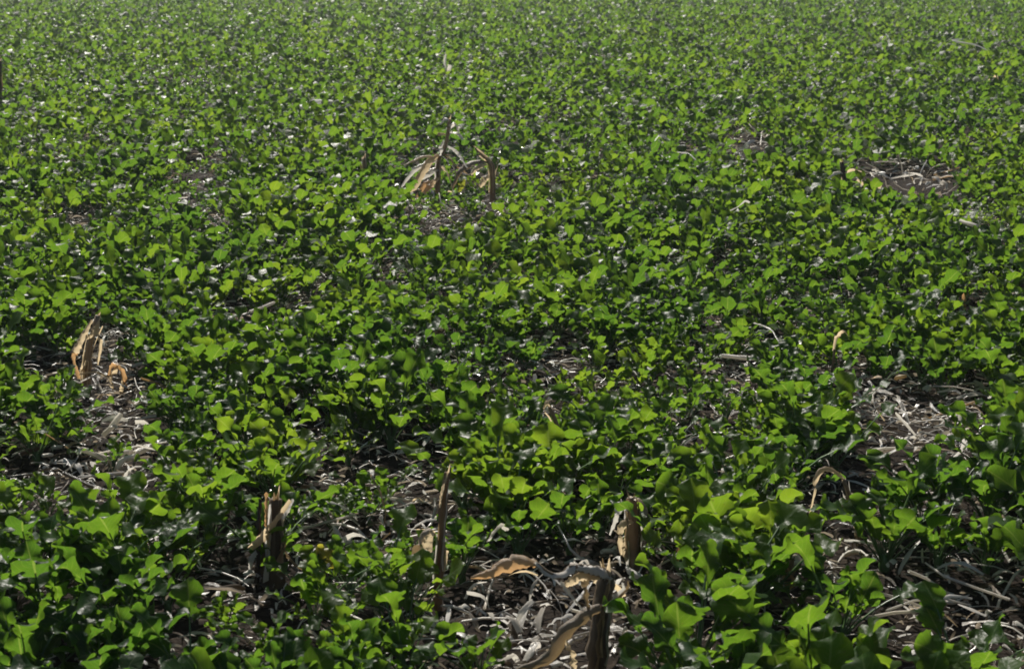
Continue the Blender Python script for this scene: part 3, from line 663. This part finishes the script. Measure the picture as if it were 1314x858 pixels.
for (a, b, c, d, e, f, wd, m_) in [(571, 185, 588, 196, 600, 215, .026, M_pale), (566, 195, 580, 205, 586, 225, .022, M_stalk), (564, 215, 550, 222, 528, 236, .03, M_pale), (562, 232, 548, 236, 535, 252, .03, M_oran),
                                   (562, 210, 575, 222, 582, 246, .022, M_husk), (563, 205, 535, 216, 515, 240, .02, M_pale)]:
    t.strip('leaf_blade', [(a, b, 0), (c, d, -.04), (e, f, -.08)], [wd*.5, wd, wd*.4], m_, .8, .35, .4)
t = Thing('drooping_corn_stalk', 632, 262, 'shorter far corn stalk with drooping leaves, right of the tallest one', 'corn stalk')
t.tube('stalk', [(632, 268, 0), (632, 235, 0), (630, 210, 0), (618, 197, 0), (610, 190, 0)], .011, .006, M_stalk, .2, 14, [.5])
t.strip('leaf_blade', [(628, 208, 0), (612, 206, -.03), (598, 212, -.06), (588, 222, -.08), (580, 242, -.1)], [.014, .028, .028, .026, .01], M_stalk, .5, .4)
t.strip('leaf_blade', [(624, 210, -.02), (612, 215, -.05), (604, 224, -.07)], [.012, .022, .01], M_husk, .7, .4)
t.strip('leaf_blade', [(628, 225, -.02), (622, 230, -.04), (616, 240, -.06)], [.016, .03, .014], M_husk, .9, .4)
t.strip('leaf_blade', [(596, 230, -.03), (592, 238, -.04), (588, 246, -.05)], [.012, .03, .01], M_yel, .9, .4)
t = Thing('short_corn_stub', 469, 246, 'short pale corn stub left of the tangled far stalk', 'corn stump')
t.tube('stalk', [(470, 250, 0), (469, 225, 0), (467, 202, 0)], .010, .008, M_stalk, .2, 8)
t.strip('sheath', [(467, 222, -.012), (466, 210, -.012), (467, 200, -.012)], [.012, .014, .008], M_husk, 1.3, .5)
# others
t = Thing('slim_corn_stalk', 723, 618, 'slim brown stalk leaning in mid field just right of centre', 'corn stalk')
t.tube('stalk', [(724, 630, 0), (721, 580, 0), (714, 545, 0), (705, 522, 0)], .006, .004, M_stalk, .2, 12, [.5])
t.strip('leaf_blade', [(706, 522, 0), (703, 515, -.01), (697, 524, -.02)], [.004, .009, .003], M_husk, .6, .4)
t.strip('leaf_blade', [(712, 545, 0), (705, 552, -.01), (702, 565, -.02)], [.006, .01, .005], M_oran, .9, .3)
t = Thing('upright_white_stick', 689, 645, 'thin bleached stick upright among dark leaves near centre', 'stalk piece')
t.tube('stalk', [(689, 660, 0), (688, 620, 0), (689, 594, 0)], .0042, .0036, M_pale, .1, 8)
t = Thing('thin_dark_stalk', 1084, 270, 'thin dark stalk standing left of the far right litter patch', 'corn stalk')
t.tube('stalk', [(1085, 275, 0), (1084, 245, 0), (1080, 208, 0)], .012, .008, M_dark, .15, 9, [.5])
t.strip('leaf_blade', [(1083, 222, 0), (1074, 221, -.03), (1062, 229, -.06)], [.008, .018, .006], M_pale, .5, .4)
t.strip('leaf_blade', [(1084, 222, -.02), (1094, 217, -.04), (1106, 220, -.05)], [.01, .02, .008], M_husk, .5, .4)
t = Thing('leaning_husk', 1123, 268, 'bent tan husk leaning at the left of the far litter patch', 'husk')
t.strip('husk_leaf', [(1100, 230, 0), (1112, 236, -.01), (1126, 232, -.01), (1124, 246, -.02), (1118, 262, -.03)], [.012, .024, .03, .036, .02], M_husk, .7, .4)
t.strip('husk_leaf', [(1124, 250, 0), (1120, 262, -.02), (1126, 268, -.02)], [.02, .026, .01], M_oran, .9, .4)
t = Thing('dark_edge_stalk', 1301, 660, 'slim dark stalk standing near the right edge of the field', 'corn stalk')
t.tube('stalk', [(1302, 670, 0), (1301, 620, 0), (1298, 560, 0)], .005, .0035, M_dark, .15, 10, [.6])
t = Thing('far_husk', 1276, 125, 'pale far husk standing up in the upper right', 'husk')
t.strip('husk_leaf', [(1270, 122, 0), (1273, 105, 0), (1279, 98, 0), (1284, 112, -.02)], [.04, .05, .04, .02], M_husk, .9, .4)
t.tube('stalk', [(1277, 130, 0), (1277, 110, 0)], .012, .01, M_stalk, .2, 5)
t = Thing('far_white_husk', 574, 105, 'tiny bright white husk high in the field above the tangled stalk', 'husk')
t.strip('husk_leaf', [(573, 92, 0), (572, 80, 0), (573, 70, -.02)], [.03, .05, .03], M_pale, 1.2, .4)
t.strip('husk_leaf', [(576, 92, 0), (578, 84, -.02)], [.03, .04], M_pale, .9, .3)
t = Thing('far_pale_sheath', 803, 245, 'upright pale sheath sliver in the crop right of the tangled stalks', 'husk')
t.strip('husk_leaf', [(803, 245, 0), (802, 230, 0), (804, 215, 0)], [.016, .024, .012], M_pale, 1.3, .4)
t.tube('stalk', [(805, 248, .01), (805, 225, .01)], .008, .006, M_stalk, .2, 5)
t = Thing('left_edge_stalk', -3, 150, 'dark upright stalk cut by the left edge of the view', 'corn stalk')
t.tube('stalk', [(-3, 152, 0), (-2, 110, 0), (-1, 78, 0)], .02, .014, M_dark, .15, 9, [.5])
t = Thing('yellow_hook_leaf', 1062, 490, 'pale yellow hooked dry leaf in the right mid field', 'husk')
t.strip('leaf_blade', [(1070, 450, 0), (1074, 432, 0), (1082, 424, -.01), (1088, 430, -.02)], [.006, .010, .010, .004], M_husk, .6, .4)
t.tube('stalk', [(1064, 500, 0), (1068, 470, 0), (1071, 448, 0)], .003, .003, M_stalk, .1, 6)
t = Thing('tan_leaf_tip', 1240, 400, 'small tan leaf tip poking up on the right', 'husk')
t.strip('leaf_blade', [(1239, 400, 0), (1238, 382, 0), (1242, 370, -.01)], [.014, .018, .006], M_oran, 1.1, .4)
print('tris', sum(len(o.data.polygons) for o in SC.objects if o.type == 'MESH'), 'plants', len(px))

# ------------------------------------------------------------------ added volume that imitates the veil of backlight over the far crop
hm, ht, hn, hl = mat('backlight_veil')
pv = N(ht, 'ShaderNodeVolumePrincipled'); pv.inputs['Color'].default_value = (.86, .92, 1, 1)
pv.inputs['Density'].default_value = .0015; pv.inputs['Anisotropy'].default_value = .3
ho = N(ht, 'ShaderNodeOutputMaterial'); hl.new(pv.outputs[0], ho.inputs['Volume'])
hb = [(x, y, z) for z in (-1.2, 1.6) for x, y in ((-70, -6), (70, -6), (70, 90), (-70, 90))]
hz = link('backlight_veil', mesh_from('backlight_veil', np.array(hb, float), [(3, 2, 1, 0), (4, 5, 6, 7), (0, 1, 5, 4), (1, 2, 6, 5), (2, 3, 7, 6), (3, 0, 4, 7)], hm, smooth=False))
tag(hz, 'added pale veil over the whole field, imitating backlight glare', 'backlight_veil', kind='stuff')
